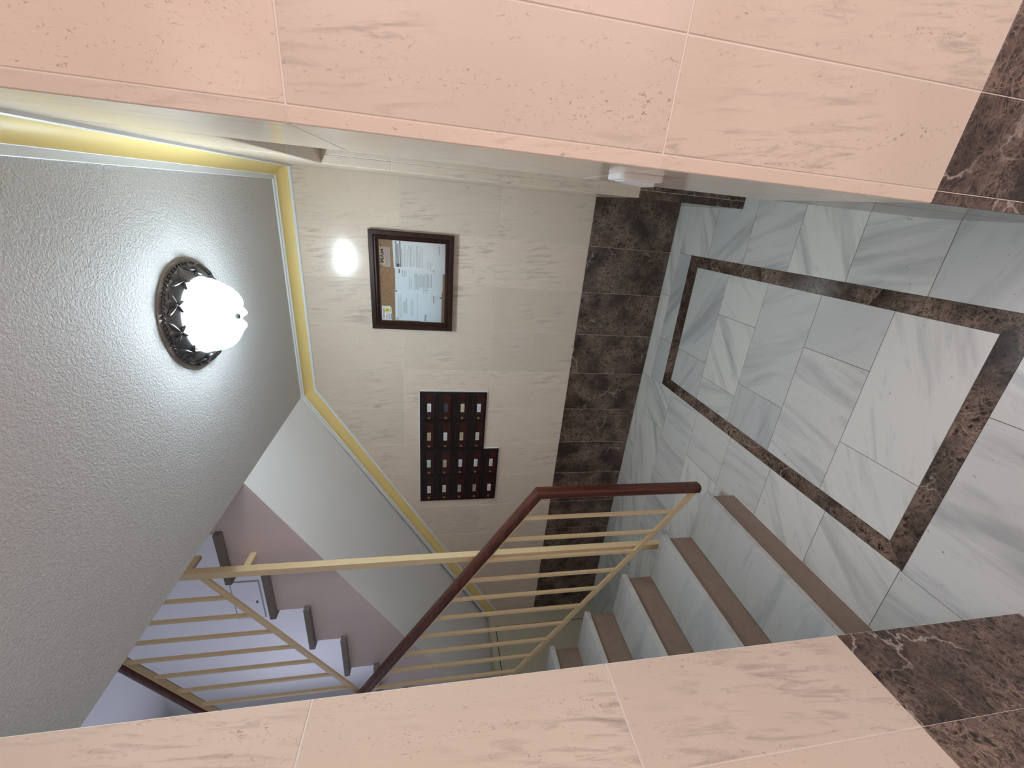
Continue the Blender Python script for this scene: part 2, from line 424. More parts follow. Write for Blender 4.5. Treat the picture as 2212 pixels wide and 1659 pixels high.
def sweep(name, path, prof_fn, mat, parent=None, smooth=False, closed_prof=False):
    """join the same outline at several stations: prof_fn(i) gives the 3D outline at station i"""
    rows = [prof_fn(i) for i in range(len(path))]
    m_ = len(rows[0]); vs_ = [p for r in rows for p in r]; fs = []
    for i in range(len(rows) - 1):
        for j in range(m_ if closed_prof else m_ - 1):
            k = (j + 1) % m_
            fs.append([i * m_ + j, i * m_ + k, (i + 1) * m_ + k, (i + 1) * m_ + j])
    if closed_prof:
        fs.append(list(range(m_))[::-1]); fs.append(list(range((len(rows) - 1) * m_, len(rows) * m_)))
    return raw(name, vs_, fs, mat, parent, smooth)

# ------------------------------------------------------------------ measures of the place
BASE = 0.589                      # top of the dark base
ROWS = [BASE, 1.187, 1.778, 2.376]
ZC = 2.44                         # ceiling of the hall
def rwx(y):                       # face of the right-hand wall (slightly out of square)
    return -0.007 + 0.0355 * y
Y_PIER, Y_JAMB, Y_FAR = -1.91, -1.485, -0.60
Z_LINT = 2.055
XL, YL = -1.035, -2.130           # left wall face and its corner
YS = -0.935                       # face of the upper flight's string
def ced(y):                       # edge of the hall ceiling above the stairwell
    return -1.375 + 0.05 * y
SL = 0.600                        # slope of the soffit
XEND = -3.70                      # wall under the half landing
ZTOP = 3.96
XW = -4.70

# ------------------------------------------------------------------ setting: back wall
wb = struct(box('wall_back', XW, 1.1, 0.0015, 0.12, -0.05, ZTOP, GROUT))
bw = lambda a, b, d: (a, d, b)
xs = [-0.005] + [-0.3 * i for i in range(1, 13)] + [XEND]
def soff0(x): return ZC - SL * (ced(0) - x)
for i in range(len(xs) - 1):
    slab('base_slab', rect(xs[i], xs[i + 1], 0.0, BASE), bw, EMP, wb, 0.0007)
    zr = [BASE, 1.190, 1.792, 2.376]
    for k in range(3):
        p = rect(xs[i], xs[i + 1], zr[k], zr[k + 1])
        # below the sloping cornice:  z <= soff0(x) - 0.085
        p = clip(p, -SL, 1.0, ZC - SL * ced(0) - 0.085)
        slab('wall_tile', p, bw, STONE, wb)
# painted plaster above the upper flight
raw('upper_plaster', [(XW, -0.001, 1.39), (-3.72, -0.001, 1.39), (-1.37, -0.001, 2.80), (1.0, -0.001, 2.80), (1.0, -0.001, ZTOP), (XW, -0.001, ZTOP)],
    [[0, 1, 2, 3, 4, 5]], WHITE, wb)

# ------------------------------------------------------------------ setting: right-hand wall with a passage
def quadbox(bm, pts, z0, z1):
    vb = [bm.verts.new((x, y, z0)) for x, y in pts]; vt = [bm.verts.new((x, y, z1)) for x, y in pts]
    bm.faces.new(vb[::-1]); bm.faces.new(vt)
    for i in range(4):
        j = (i + 1) % 4; bm.faces.new((vb[i], vb[j], vt[j], vt[i]))
e = 0.0015
bm = bmesh.new()
quadbox(bm, [(rwx(Y_PIER) + e, Y_PIER + e), (1.1, Y_PIER + e), (1.1, Y_JAMB), (rwx(Y_JAMB) + e, Y_JAMB)], -0.05, ZC)
quadbox(bm, [(rwx(Y_JAMB) + e, Y_JAMB), (1.1, Y_JAMB), (1.1, Y_FAR), (rwx(Y_FAR) + e, Y_FAR)], Z_LINT + e, ZC)
quadbox(bm, [(rwx(Y_FAR) + e, Y_FAR + e), (1.1, Y_FAR + e), (1.1, 0.0), (rwx(0) + e, 0.0)], -0.05, ZC)
quadbox(bm, [(1.0, Y_JAMB), (1.1, Y_JAMB), (1.1, Y_FAR), (1.0, Y_FAR)], -0.05, Z_LINT)
wr = struct(from_bm('wall_right', bm, GROUT))
rw = lambda a, b, d: (rwx(a) + d, a, b)                 # the face along the hall
rf = lambda a, b, d: (a, Y_PIER + d, b)                 # the face towards the entrance
zr = [BASE, 1.179, 1.768, 2.376]
slab('base_slab', rect(Y_PIER, -1.775, 0, BASE), rw, EMP, wr, 0.0008)
slab('base_slab', rect(-1.775, Y_JAMB, 0, BASE), rw, EMP, wr)
slab('base_slab', rect(Y_FAR, 0, 0, BASE), rw, EMP, wr)
for k in range(3):
    if k == 0:
        slab('wall_tile', rect(Y_PIER, -1.775, zr[k], zr[k + 1]), rw, STONE, wr, 0.0008)
        slab('wall_tile', rect(-1.775, Y_JAMB, zr[k], zr[k + 1]), rw, STONE, wr)
    else:
        slab('wall_tile', rect(Y_PIER, Y_JAMB, zr[k], min(zr[k + 1], 2.376)), rw, STONE, wr, 0.0008)
    slab('wall_tile', rect(Y_FAR, 0, zr[k], min(zr[k + 1], 2.376)), rw, STONE, wr)
slab('lintel_tile', rect(Y_JAMB, -1.04, Z_LINT, 2.376), rw, STONE, wr)
slab('lintel_tile', rect(-1.04, Y_FAR, Z_LINT, 2.376), rw, STONE, wr)
# jamb of the passage that faces the entrance, and the underside of the lintel
jf = lambda a, b, d: (a, Y_FAR + d, b)
for k, (z0, z1) in enumerate(((0, BASE), (BASE, 1.179), (1.179, 1.768), (1.768, Z_LINT))):
    m_ = EMP if k == 0 else STONE
    slab('jamb_tile', rect(rwx(Y_FAR), 0.008, z0, z1), jf, m_, wr, 0.0006)
    slab('jamb_tile', rect(0.008, 0.30, z0, z1), jf, m_, wr)
    slab('jamb_tile', rect(0.30, 0.60, z0, z1), jf, m_, wr)
so = lambda a, b, d: (a, b, Z_LINT + d)
for y0, y1 in ((Y_JAMB, -1.04), (-1.04, Y_FAR)):
    slab('soffit_tile', [(rwx(y0), y0), (0.25, y0), (0.25, y1), (rwx(y1), y1)], so, STONE, wr)
# the pier face seen from the entrance
x0 = rwx(Y_PIER)
for (a0, a1) in ((x0, -0.052), (-0.052, 0.110), (0.110, 0.41), (0.41, 0.71), (0.71, 1.0)):
    slab('base_slab', rect(a0, a1, 0, BASE), rf, EMP, wr, 0.0008)
    for k in range(3):
        slab('wall_tile', rect(a0, a1, zr[k], zr[k + 1]), rf, STONE, wr, 0.0012 if a0 > x0 else 0.0006)

# ------------------------------------------------------------------ setting: left-hand wall and the wall beside the stairs
wl = struct(box('wall_left', XL - 0.12, XL - 0.0015, -4.2, YL, -0.05, ZC + 0.3, GROUT))
lw = lambda a, b, d: (XL - d, a, b)
ys = [YL, -2.318, -2.618, -2.918, -3.218, -3.518, -3.818, -4.118]
zl = [BASE, 1.186, 1.772, 2.376]
for i in range(len(ys) - 1):
    slab('base_slab', rect(ys[i], ys[i + 1], 0, BASE), lw, EMP, wl, 0.0005)
    for k in range(3):
        slab('wall_tile', rect(ys[i], ys[i + 1], zl[k], zl[k + 1]), lw, STONE, wl, 0.0013)
ws = struct(box('wall_front', XW, XL - 0.0015, YL - 0.12, YL - 0.002, -0.05, ZTOP, WHITE))
we = struct(box('wall_landing', XW - 0.12, XW, YL - 0.12, 0.12, -0.05, ZTOP, WHITE))
wu = struct(box('wall_under_stair', XEND - 0.10, XEND, -1.145, -0.0005, -0.02, 1.052, CREAMW))

# ------------------------------------------------------------------ setting: ceilings
bm = bmesh.new()
pts = [(ced(0), 0.0), (1.1, 0.0), (1.1, -4.2), (ced(YL), -4.2), (ced(YL), YL), (ced(YS), YS)]
vb = [bm.verts.new((x, y, ZC)) for x, y in pts]; vt = [bm.verts.new((x, y, ZC + 0.34)) for x, y in pts]
bm.faces.new(vb[::-1]); bm.faces.new(vt)
for i in range(len(pts)):
    j = (i + 1) % len(pts); bm.faces.new((vb[i], vb[j], vt[j], vt[i]))
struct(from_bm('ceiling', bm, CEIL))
struct(box('ceiling_stairwell', XW - 0.1, 1.1, YL - 0.12, 0.12, ZTOP, ZTOP + 0.1, WHITE))

# ------------------------------------------------------------------ setting: floor of marble tiles round a dark border
fl = struct(box('floor', XEND - 0.05, 1.1, -4.2, 0.0, -0.06, -0.0012, DKGROUT))
ff = lambda a, b, d: (a, b, -d)
SH = 0.034
def ln_(y0, s=SH): return lambda x: y0 + s * (x + 0.30)
def ftile(xa, xb, la, lb, name='floor_tile', mat=None):
    p = [(xa, la(xa)), (xb, la(xb)), (xb, lb(xb)), (xa, lb(xa))]
    slab(name, p, ff, mat or MARB, fl, 0.0009, 0.008, 0.0007)
BXR, BXL, BYF, BYN = -0.292, -1.155, -0.252, -1.856     # border, outer edge
IXR, IXL, IYF, IYN = -0.355, -1.090, -0.344, -1.790     # border, inner edge
BF, BN, IF, IN_ = ln_(BYF), ln_(BYN), ln_(IYF), ln_(IYN)
wall0 = lambda x: 0.0
L0 = lambda x: -0.12
# inside the border
ril = [IF, ln_(-0.636), ln_(-0.924), ln_(-1.217), ln_(-1.507), IN_]
rij = [[-0.865], [-0.573, -0.945], [-0.869], [-0.577], [-0.867]]
for k in range(5):
    cut = [IXR] + rij[k] + [IXL]
    for a, b_ in zip(cut, cut[1:]): ftile(b_, a, ril[k], ril[k + 1])
# border strips with mitred corners, each in a few pieces
def bstrip(pts): slab('border_strip', pts, ff, EMP, fl, 0.0005, 0.008, 0.0005)
def lerp2(p, q, t): return (p[0] + (q[0] - p[0]) * t, p[1] + (q[1] - p[1]) * t)
O = [(BXR, BF(BXR)), (BXL, BF(BXL)), (BXL, BN(BXL)), (BXR, BN(BXR))]
I = [(IXR, IF(IXR)), (IXL, IF(IXL)), (IXL, IN_(IXL)), (IXR, IN_(IXR))]
for k, cuts in enumerate(([0, .62, 1], [0, .30, .655, 1], [0, .48, 1], [0, .26, .63, .85, 1])):
    o0, o1, i0, i1 = O[k], O[(k + 1) % 4], I[k], I[(k + 1) % 4]
    for a, b_ in zip(cuts, cuts[1:]):
        bstrip([lerp2(o0, o1, a), lerp2(o0, o1, b_), lerp2(i0, i1, b_), lerp2(i0, i1, a)])
# between the border and the right-hand wall, on into the passage
rr = [L0, ln_(-0.420), ln_(-0.714), ln_(-1.006), ln_(-1.292), ln_(-1.581), ln_(-1.868)]
for k in range(6):
    for a, b_ in ((BXR, 0.30), (0.30, 0.89)):
        ftile(a, b_, rr[k], rr[k + 1])
# strip along the back wall
for a, b_ in zip([0.0, -0.574, -1.180, -1.760, -2.35, -2.94, -3.53, XEND], [-0.574, -1.180, -1.760, -2.35, -2.94, -3.53, XEND]):
    ftile(b_, a, wall0, L0)
for a, b_ in ((BXR, -0.864), (-0.864, BXL)):
    ftile(b_, a, L0, BF)
# left of the border, on under the stairs
rl = [L0, ln_(-0.385), ln_(-0.684), ln_(-0.984), ln_(-1.268), ln_(-1.561), ln_(-1.851), ln_(-2.14)]
for k in range(7):
    js = [BXL if k < 6 else BXL - 0.004] + ([-1.457 - 0.59 * i for i in range(4)] if k % 2 == 0 else [-1.75 - 0.59 * i for i in range(4)]) + [XEND]
    for a, b_ in zip(js, js[1:]):
        if k >= 4 and a < -1.5: continue
        ftile(b_, a, rl[k], rl[k + 1])
# in front of the border, towards the entrance
rn = [BN, ln_(-2.145), ln_(-2.435), ln_(-2.73), ln_(-3.02), ln_(-3.31), ln_(-3.60)]
for k in range(6):
    js = [1.05, 0.60, 0.01, -0.58, BXL - 0.004 if k == 0 else XL] if k % 2 == 0 else [1.05, 0.30, -0.29, -0.88, XL]
    for a, b_ in zip(js, js[1:]): ftile(b_, a, rn[k], rn[k + 1])

# ------------------------------------------------------------------ setting: cornice (white bead, yellow cove, white bead)
def cove_profile():
    c = []
    for i in range(9):
        t = i / 8 * math.pi / 2
        c.append((0.060 - 0.048 * math.cos(t) + 0.0, 0.062 - 0.048 * math.sin(t)))
    return c
LOW = [(0.0, 0.076), (0.009, 0.076), (0.012, 0.073), (0.012, 0.062)]
COVE = cove_profile()                                    # (out from the wall, down from the ceiling)
UPP = [(0.060, 0.014), (0.062, 0.011), (0.066, 0.011), (0.066, 0.008), (0.082, 0.008), (0.084, 0.006), (0.084, 0.0)]
def cornice(name, stations):
    """stations: functions (out, down) -> 3D point"""
    t = struct(empty(name))
    for nm, pr, mt in (('lower_bead', LOW, TRIMW), ('cove', COVE, YELLOW), ('upper_bead', UPP, TRIMW)):
        sweep(nm, stations, lambda i: [stations[i](o, d) for o, d in pr], mt, t, nm == 'cove')
    return t
# mitre at the right-hand corner: both runs meet where the outs are equal
def at_back(x): return lambda o, d: (x - o * 0 , -o, ZC - d)
def mitre_right(o, d): return (rwx(0) - o, -o, ZC - d)
cs = math.cos(math.atan(SL))
def mitre_left(o, d):
    # horizontal run drops d, sloping run drops d / cos: where the two planes cross
    x = ced(-o) + (d / cs - d) / SL
    return (x, -o, ZC - d)
def slope_at(x):
    return lambda o, d: (x, -o, ZC - SL * (ced(-o) - x) - d / cs)
cornice('trim_1', [mitre_right, mitre_left])
cornice('trim_2', [mitre_right, lambda o, d: (rwx(-1.905) - o, -1.905, ZC - d), ])
cornice('trim_3', [mitre_left, slope_at(XEND + 0.001)])

# ------------------------------------------------------------------ upper flight: string, soffit and treads
NX, NZ, GO, RI = -2.873, 2.095, 0.280, 0.172             # one nosing, going and rise
nos = [(NX + GO * k, NZ + RI * k) for k in range(-3, 5)]  # from the half landing up
f2 = tag(empty('upper_stair_flight', (-2.6, -0.47, 1.4)), 'upper flight of steps with side coloured by warm light, rising right behind the railings', 'stairs')
f2.location = (0, 0, 0)
top = []
for x, z in nos:
    top += [(x + 0.03, z - RI - 0.03), (x + 0.03, z - 0.03)]
top[0] = (nos[0][0] + 0.03, 1.392)
last = nos[-1][0]
xe = ced(YS)
pts = top + [(xe, nos[-1][1] - 0.03), (xe, ZC)] + [(XEND - 0.02, ZC - SL * (xe - XEND + 0.02)), (XEND - 0.02, 1.392)]
n = len(pts)
vs_ = [(x, YS, z) for x, z in pts] + [(x if i not in (len(top), len(top) + 1) else ced(0), -0.0015, z) for i, (x, z) in enumerate(pts)]
me = bpy.data.meshes.new('string'); fs = [list(range(n))] + [[i, (i + 1) % n, n + (i + 1) % n, n + i] for i in range(n)]
# soffit face separately, in white
k_soff = len(top) + 1
soff_face = fs.pop(1 + k_soff)
raw('string', vs_, fs, STRING, f2)
a, b_, c_, d_ = [Vector(vs_[i]) for i in soff_face]
raw('soffit', [a, b_, c_, d_], [[0, 1, 2, 3]], SOFF, f2)
for i, (x, z) in enumerate(nos):
    xr = nos[i + 1][0] + 0.03 if i + 1 < len(nos) else xe
    box('tread', x, xr + (0.02 if i + 1 < len(nos) else 0), YS - 0.032, -0.002, z - 0.031, z, STEPG, f2, 0.002)

# ------------------------------------------------------------------ lower flight: marble treads on brown risers
f1 = tag(empty('lower_stair_flight'), 'lower flight of grey-white marble steps with brown risers climbing left from the floor', 'stairs')
S0, SG, SR, YST = -1.402, 0.277, 0.174, -1.148
st = [(S0 - SG * i, SR * (i + 1)) for i in range(8)]
pts = []
for x, z in st:
    pts += [(x - 0.042, z - SR if not pts else pts[-1][1]), (x - 0.042, z - 0.03)]
pts += [(-4.0, st[-1][1] - 0.03), (-4.0, 1.05), (-3.72, 1.05), (-3.72, 0.0)]
prism_xz('stair_body', pts, YL, YST - 0.014, STRING, f1)
for i, (x, z) in enumerate(st):
    xb = st[i + 1][0] - 0.022 if i + 1 < len(st) else XW
    y1 = YST if i + 1 < len(st) else -0.002
    box('riser', x - 0.042, x - 0.022, YL, YST - 0.010, (z - SR) if i else 0.0, z - 0.03, RISER, f1)
    if i + 1 < len(st):
        box('tread', xb, x, YL, YST, z - 0.030, z, TREAD, f1, 0.003)
ld_ = struct(box('floor_landing', XW, st[-1][0], YL, -0.002, st[-1][1] - 0.05, st[-1][1], TREAD))
ld_.location = (0, 0, 0)

# ------------------------------------------------------------------ door under the half landing
dr = struct(empty('door_1'))
fx = XEND + 0.001
box('door_frame', fx, fx + 0.014, -0.17, -0.105, 0.0, 1.047, CREAMW, dr, 0.002)
box('door_frame', fx, fx + 0.014, -1.0, -0.17, 0.995, 1.047, CREAMW, dr, 0.002)
box('door_gap', fx, fx + 0.004, -1.0, -0.165, 0.0, 0.999, INKD, dr)
lf = box('door_leaf', fx + 0.0005, fx + 0.010, -0.99, -0.176, 0.012, 0.987, CREAMW, dr, 0.002)
box('leaf_moulding', fx + 0.010, fx + 0.0125, -0.97, -0.185, 0.955, 0.975, CREAMW, dr, 0.001)
bm = bmesh.new()
bmesh.ops.create_cone(bm, cap_ends=True, segments=12, radius1=0.007, radius2=0.007, depth=0.075)
bmesh.ops.translate(bm, vec=(fx + 0.016, -0.172, 0.86), verts=bm.verts)
from_bm('hinge', bm, CREAMW, dr)

# ------------------------------------------------------------------ stair railings
YR1 = -1.092
rb = lambda x: 0.206 + (-1.478 - x) * 0.628              # bottom bar of the lower railing
r1 = tag(empty('stair_railing'), 'lower cream stair railing whose red wooden handrail turns down at the foot', 'railing')
def rail_profile(p, s, u, w_=0.058, h_=0.050):
    pr = []
    for i in range(16):
        t = 2 * math.pi * i / 16
        c, s_ = math.cos(t), math.sin(t)
        cx = math.copysign(abs(c) ** 0.65, c) * w_ / 2; cy = math.copysign(abs(s_) ** 0.65, s_) * h_ / 2
        pr.append(p + s * cx + u * cy)
    return pr
def handrail(name, path, mat, parent, part=None):
    P = [Vector(p) for p in path]; rows = []
    side = Vector((0, -1, 0))
    for i, p in enumerate(P):
        d0 = (P[i] - P[i - 1]).normalized() if i > 0 else (P[1] - P[0]).normalized()
        d1 = (P[i + 1] - P[i]).normalized() if i + 1 < len(P) else d0
        bis = (d0 + d1).normalized(); nrm = bis.cross(side).normalized()
        k = 1.0 / max(0.3, bis.dot(d1))
        rows.append((p, nrm * k))
    if part: rows = [rows[k] for k in part]
    return sweep(name, rows, lambda i: rail_profile(rows[i][0], side, rows[i][1]), mat, parent, False, True)
HR0, HRS = (-1.416, 1.052), 0.640
hr1z = lambda x: HR0[1] + (HR0[0] - x) * HRS
hx = -3.15
hp = [(HR0[0], YR1, 0.172), (HR0[0], YR1, HR0[1]), (hx, YR1, hr1z(hx))]
handrail('handrail', hp, WOODX, r1, (1, 2))
handrail('handrail_drop', hp, WOODR, r1, (0, 1))          # the drop at the foot, mitred under the sloping rail
bm = bmesh.new()
bmesh.ops.create_uvsphere(bm, u_segments=16, v_segments=8, radius=1.0)
for v in bm.verts: v.co = Vector((HR0[0] + v.co.x * 0.0235, YR1 + v.co.y * 0.0275, 0.172 + v.co.z * 0.014))
from_bm('end_cap', bm, WOODR, r1, True)
bm = bmesh.new(); bar(bm, (-1.425, YR1, rb(-1.425)), (hx, YR1, rb(hx)), 0.014, 0.028, 0.0015)
from_bm('bottom_bar', bm, CREAM, r1)
bm = bmesh.new(); bar(bm, (-1.46, YR1, hr1z(-1.46) - 0.034), (hx, YR1, hr1z(hx) - 0.034), 0.030, 0.006)
from_bm('rail_strip', bm, CREAM, r1)
for k in range(12):
    x = -1.572 - 0.1367 * k
    bm = bmesh.new(); bar(bm, (x, YR1, rb(x) + 0.010), (x, YR1, hr1z(x) - 0.030), 0.016, 0.016, 0.001)
    from_bm('baluster', bm, CREAM, r1)

YR2 = -1.042
r2 = tag(empty('stair_railing'), 'upper cream stair railing with dark handrail, fixed to the upper flight behind the post', 'railing')
r2b = lambda x: 2.641 + (x + 1.897) * 0.632
xa, xb = -1.882, -3.25
bm = bmesh.new(); bar(bm, (xa, YR2, r2b(xa)), (xb, YR2, r2b(xb)), 0.014, 0.028, 0.0015)
from_bm('bottom_bar', bm, CREAM, r2)
bm = bmesh.new(); bar(bm, (xa, YR2, r2b(xa) + 0.80), (xb, YR2, r2b(xb) + 0.80), 0.030, 0.008, 0.001)
from_bm('rail_strip', bm, CREAM, r2)
handrail('handrail', [(xa, YR2, r2b(xa) + 0.83), (xb, YR2, r2b(xb) + 0.83)], WOODX, r2)
for k in range(9):
    x = -2.03 - 0.1367 * k
    bm = bmesh.new(); bar(bm, (x, YR2, r2b(x) + 0.008), (x, YR2, r2b(x) + 0.80), 0.016, 0.016, 0.001)
    from_bm('baluster', bm, CREAM, r2)

# tall post in the stairwell with the lug that fixes it to the string
po = tag(empty('newel_post'), 'tall square cream post running from the floor up through the stairwell', 'post')
box('shaft', -1.880, -1.842, -1.060, -1.023, 0.0, ZTOP - 0.3, CREAM, po, 0.002)
for zz in (2.447, 2.70):
    box('fixing_lug', -1.872, -1.850, -1.024, YS - 0.0005, zz, zz + 0.030, CREAM, po, 0.001)

# ------------------------------------------------------------------ ceiling lamp
LX, LY = -0.600, -1.020
lamp = tag(empty('ceiling_lamp', (LX, LY, ZC)), 'round glowing ceiling lamp with scalloped glass and dark leafy metal rim', 'lamp')
def lathe(name, prof, mat, parent, seg=64, mod=None, smooth=True):
    vs_, fs = [], []
    for r_, z in prof:
        for i in range(seg):
            t = 2 * math.pi * i / seg
            rr_, zz = (r_, z) if mod is None else mod(r_, z, t)
            vs_.append((rr_ * math.cos(t), rr_ * math.sin(t), zz))
    for k in range(len(prof) - 1):
        for i in range(seg):
            j = (i + 1) % seg
            fs.append([k * seg + i, k * seg + j, (k + 1) * seg + j, (k + 1) * seg + i])
    return raw(name, vs_, fs, mat, parent, smooth)
lathe('base_plate', [(0.0, -0.001), (0.196, -0.001), (0.202, -0.0035), (0.198, -0.006), (0.182, -0.008)], PEWTERL, lamp)
lathe('metal_rim', [(0.184, -0.006), (0.184, -0.011), (0.176, -0.021), (0.164, -0.032), (0.152, -0.040), (0.142, -0.044), (0.135, -0.043), (0.131, -0.034)], PEWTERM, lamp)
# twisted rope edge
bm = bmesh.new()
for i in range(72):
    t = 2 * math.pi * i / 72
    r_ = bmesh.ops.create_icosphere(bm, subdivisions=1, radius=0.0048)
    bmesh.ops.scale(bm, vec=(1.0, 2.0, 1.0), verts=r_['verts'])
    bmesh.ops.rotate(bm, cent=(0, 0, 0), matrix=Matrix.Rotation(0.6, 3, 'X'), verts=r_['verts'])
    bmesh.ops.translate(bm, vec=(0.1855, 0, -0.0115), verts=r_['verts'])
    bmesh.ops.rotate(bm, cent=(0, 0, 0), matrix=Matrix.Rotation(t, 3, 'Z'), verts=r_['verts'])
from_bm('rope_edge', bm, PEWTER, lamp, True)
def rim_pt(s):
    """along the rim from outer edge (0) to inner edge (1)"""
    P = [(0.185, -0.011), (0.177, -0.022), (0.165, -0.033), (0.153, -0.041), (0.142, -0.045)]
    k = min(int(s * 4), 3); f_ = s * 4 - k
    return (P[k][0] + (P[k + 1][0] - P[k][0]) * f_, P[k][1] + (P[k + 1][1] - P[k][1]) * f_)
def leaf_mesh():
    # an acanthus leaf lying on the rim: pointed middle lobe, two curled side lobes, raised ribs
    vs_, fs = [], []
    def lobe(s0, s1, y0, y1, wid, lift0):
        base = len(vs_); nA = 8
        for i in range(nA):
            q = i / (nA - 1); s = s0 + (s1 - s0) * q; yc = y0 + (y1 - y0) * q
            wv = wid * math.sin(math.pi * (0.06 + 0.90 * q)) ** 0.7 + 0.0006
            r_, z = rim_pt(min(0.999, max(0.0, s)))
            for kk in (-1, -0.5, 0, 0.5, 1):
                y = yc + wv * kk; lift = lift0 * (1 - abs(kk) ** 1.5)
                vs_.append((math.sqrt(max(1e-6, (r_ + lift * 0.7) ** 2 - y * y)), y, z - lift - 0.0008))
        for i in range(nA - 1):
            for j in range(4):
                a_ = base + i * 5 + j; fs.append([a_, a_ + 1, a_ + 6, a_ + 5])
    lobe(0.02, 0.62, 0.0, 0.0, 0.0150, 0.0065)
    lobe(0.60, 0.15, 0.004, 0.038, 0.0110, 0.0050)
    lobe(0.60, 0.15, -0.004, -0.038, 0.0110, 0.0050)
    lobe(0.62, 0.99, 0.0, 0.017, 0.0085, 0.0045)
    lobe(0.62, 0.99, 0.0, -0.017, 0.0085, 0.0045)
    me = bpy.data.meshes.new('leaf'); me.from_pydata(vs_, [], fs); me.materials.append(PEWTER)
    for p in me.polygons: p.use_smooth = True
    return me
lme = leaf_mesh()
for i in range(11):
    o = link('leaf', lme, None, lamp); o.rotation_euler = (0, 0, 2 * math.pi * i / 11)
def scallop(r_, z, t):
    f_ = min(1.0, max(0.0, (-z - 0.070) / 0.06))
    if r_ < 0.05: f_ *= r_ / 0.05
    c = math.cos(8 * t)
    return r_ * (1 + 0.06 * f_ * c), z - 0.009 * f_ * c
dome = [(0.130, -0.034), (0.134, -0.048), (0.132, -0.070), (0.125, -0.088), (0.113, -0.106), (0.097, -0.121), (0.080, -0.133), (0.066, -0.142),
        (0.054, -0.147), (0.044, -0.147), (0.034, -0.142), (0.022, -0.137), (0.001, -0.135)]
lathe('glass_dome', dome, DOME, lamp, 64, scallop)
lathe('finial', [(0.0145, -0.134), (0.0155, -0.143), (0.011, -0.147), (0.009, -0.153), (0.0005, -0.156)], PEWTER, lamp, 20)

# ------------------------------------------------------------------ notice board
BX0, BX1, BZ0, BZ1 = -0.905, -0.304, 1.467, 1.973
nb = tag(empty('notice_board', ((BX0 + BX1) / 2, 0, BZ0)), 'framed cork notice board behind glass, dark wood frame, on the tiled wall', 'notice board')
nb.location = (0, 0, 0)
def frame_side(p0, p1, inward):
    """one mitred length of moulding: (along, out from wall) section"""
    sec = [(0.0, 0.002), (0.0, 0.036), (0.004, 0.041), (0.026, 0.041), (0.032, 0.034), (0.040, 0.036), (0.046, 0.030), (0.052, 0.026), (0.052, 0.002)]
    p0, p1, inward = Vector(p0), Vector(p1), Vector(inward); d = (p1 - p0).normalized()
    rows = []
    for end, sg in ((p0, 1), (p1, -1)):
        rows.append([end + inward * a_ + d * (sg * a_) + Vector((0, -o_, 0)) for a_, o_ in sec])
    return sweep('frame_side', rows, lambda i: rows[i], WOODF, nb, False, True)
frame_side((BX0, 0, BZ0), (BX1, 0, BZ0), (0, 0, 1)); frame_side((BX1, 0, BZ1), (BX0, 0, BZ1), (0, 0, -1))
frame_side((BX0, 0, BZ1), (BX0, 0, BZ0), (1, 0, 0)); frame_side((BX1, 0, BZ0), (BX1, 0, BZ1), (-1, 0, 0))
box('cork_sheet', BX0 + 0.045, BX1 - 0.045, -0.012, -0.002, BZ0 + 0.045, BZ1 - 0.045, CORK, nb)
box('glass_pane', BX0 + 0.049, BX1 - 0.049, -0.0255, -0.0235, BZ0 + 0.049, BZ1 - 0.049, PANE, nb)

def sheet(name, pts, yoff, mat, parent=None):
    pts = list(pts); n = len(pts); y = -0.0125 - yoff
    vs_ = [(x, y, z) for x, z in pts] + [(x, y - 0.0005, z) for x, z in pts]
    fs = [list(range(n)), list(range(n, 2 * n))[::-1]] + [[i, (i + 1) % n, n + (i + 1) % n, n + i] for i in range(n)]
    return raw(name, vs_, fs, mat, parent)
def prints(name, parent, rects_, yoff, mat):
    bm = bmesh.new()
    for x0_, x1_, z0_, z1_ in rects_:
        add_box(bm, x0_, x1_, -0.0125 - yoff - 0.0007, -0.0125 - yoff - 0.0004, z0_, z1_)
    return from_bm(name, bm, mat, parent)
def lettering(body, size, x, z, yoff, mat, parent, name='lettering', rot=0.0, ysurf=None, bold=0.0, sx=1.0):
    cu = bpy.data.curves.new('text', 'FONT'); cu.body = body; cu.size = size; cu.align_x = 'CENTER'; cu.align_y = 'CENTER'; cu.offset = bold
    t = bpy.data.objects.new('text', cu); COL.objects.link(t)
    bpy.context.view_layer.update()
    me = bpy.data.meshes.new_from_object(t.evaluated_get(bpy.context.evaluated_depsgraph_get()))
    bpy.data.objects.remove(t); bpy.data.curves.remove(cu)
    y = (-0.0125 - yoff - 0.0009) if ysurf is None else ysurf
    c, s_ = math.cos(rot), math.sin(rot)
    for v in me.vertices:
        a_, b__ = v.co.x * sx, v.co.y
        v.co = (x + a_ * c - b__ * s_, y, z + a_ * s_ + b__ * c)
    me.materials.clear(); me.materials.append(mat)
    return link(name, me, None, parent)
def pin(x, z, yoff, parent):
    bm = bmesh.new(); bmesh.ops.create_uvsphere(bm, u_segments=12, v_segments=6, radius=0.0065)
    for v in bm.verts: v.co = Vector((x + v.co.x, -0.0128 - yoff + v.co.y * 0.6, z + v.co.z))
    from_bm('pin', bm, STEEL, parent, True)

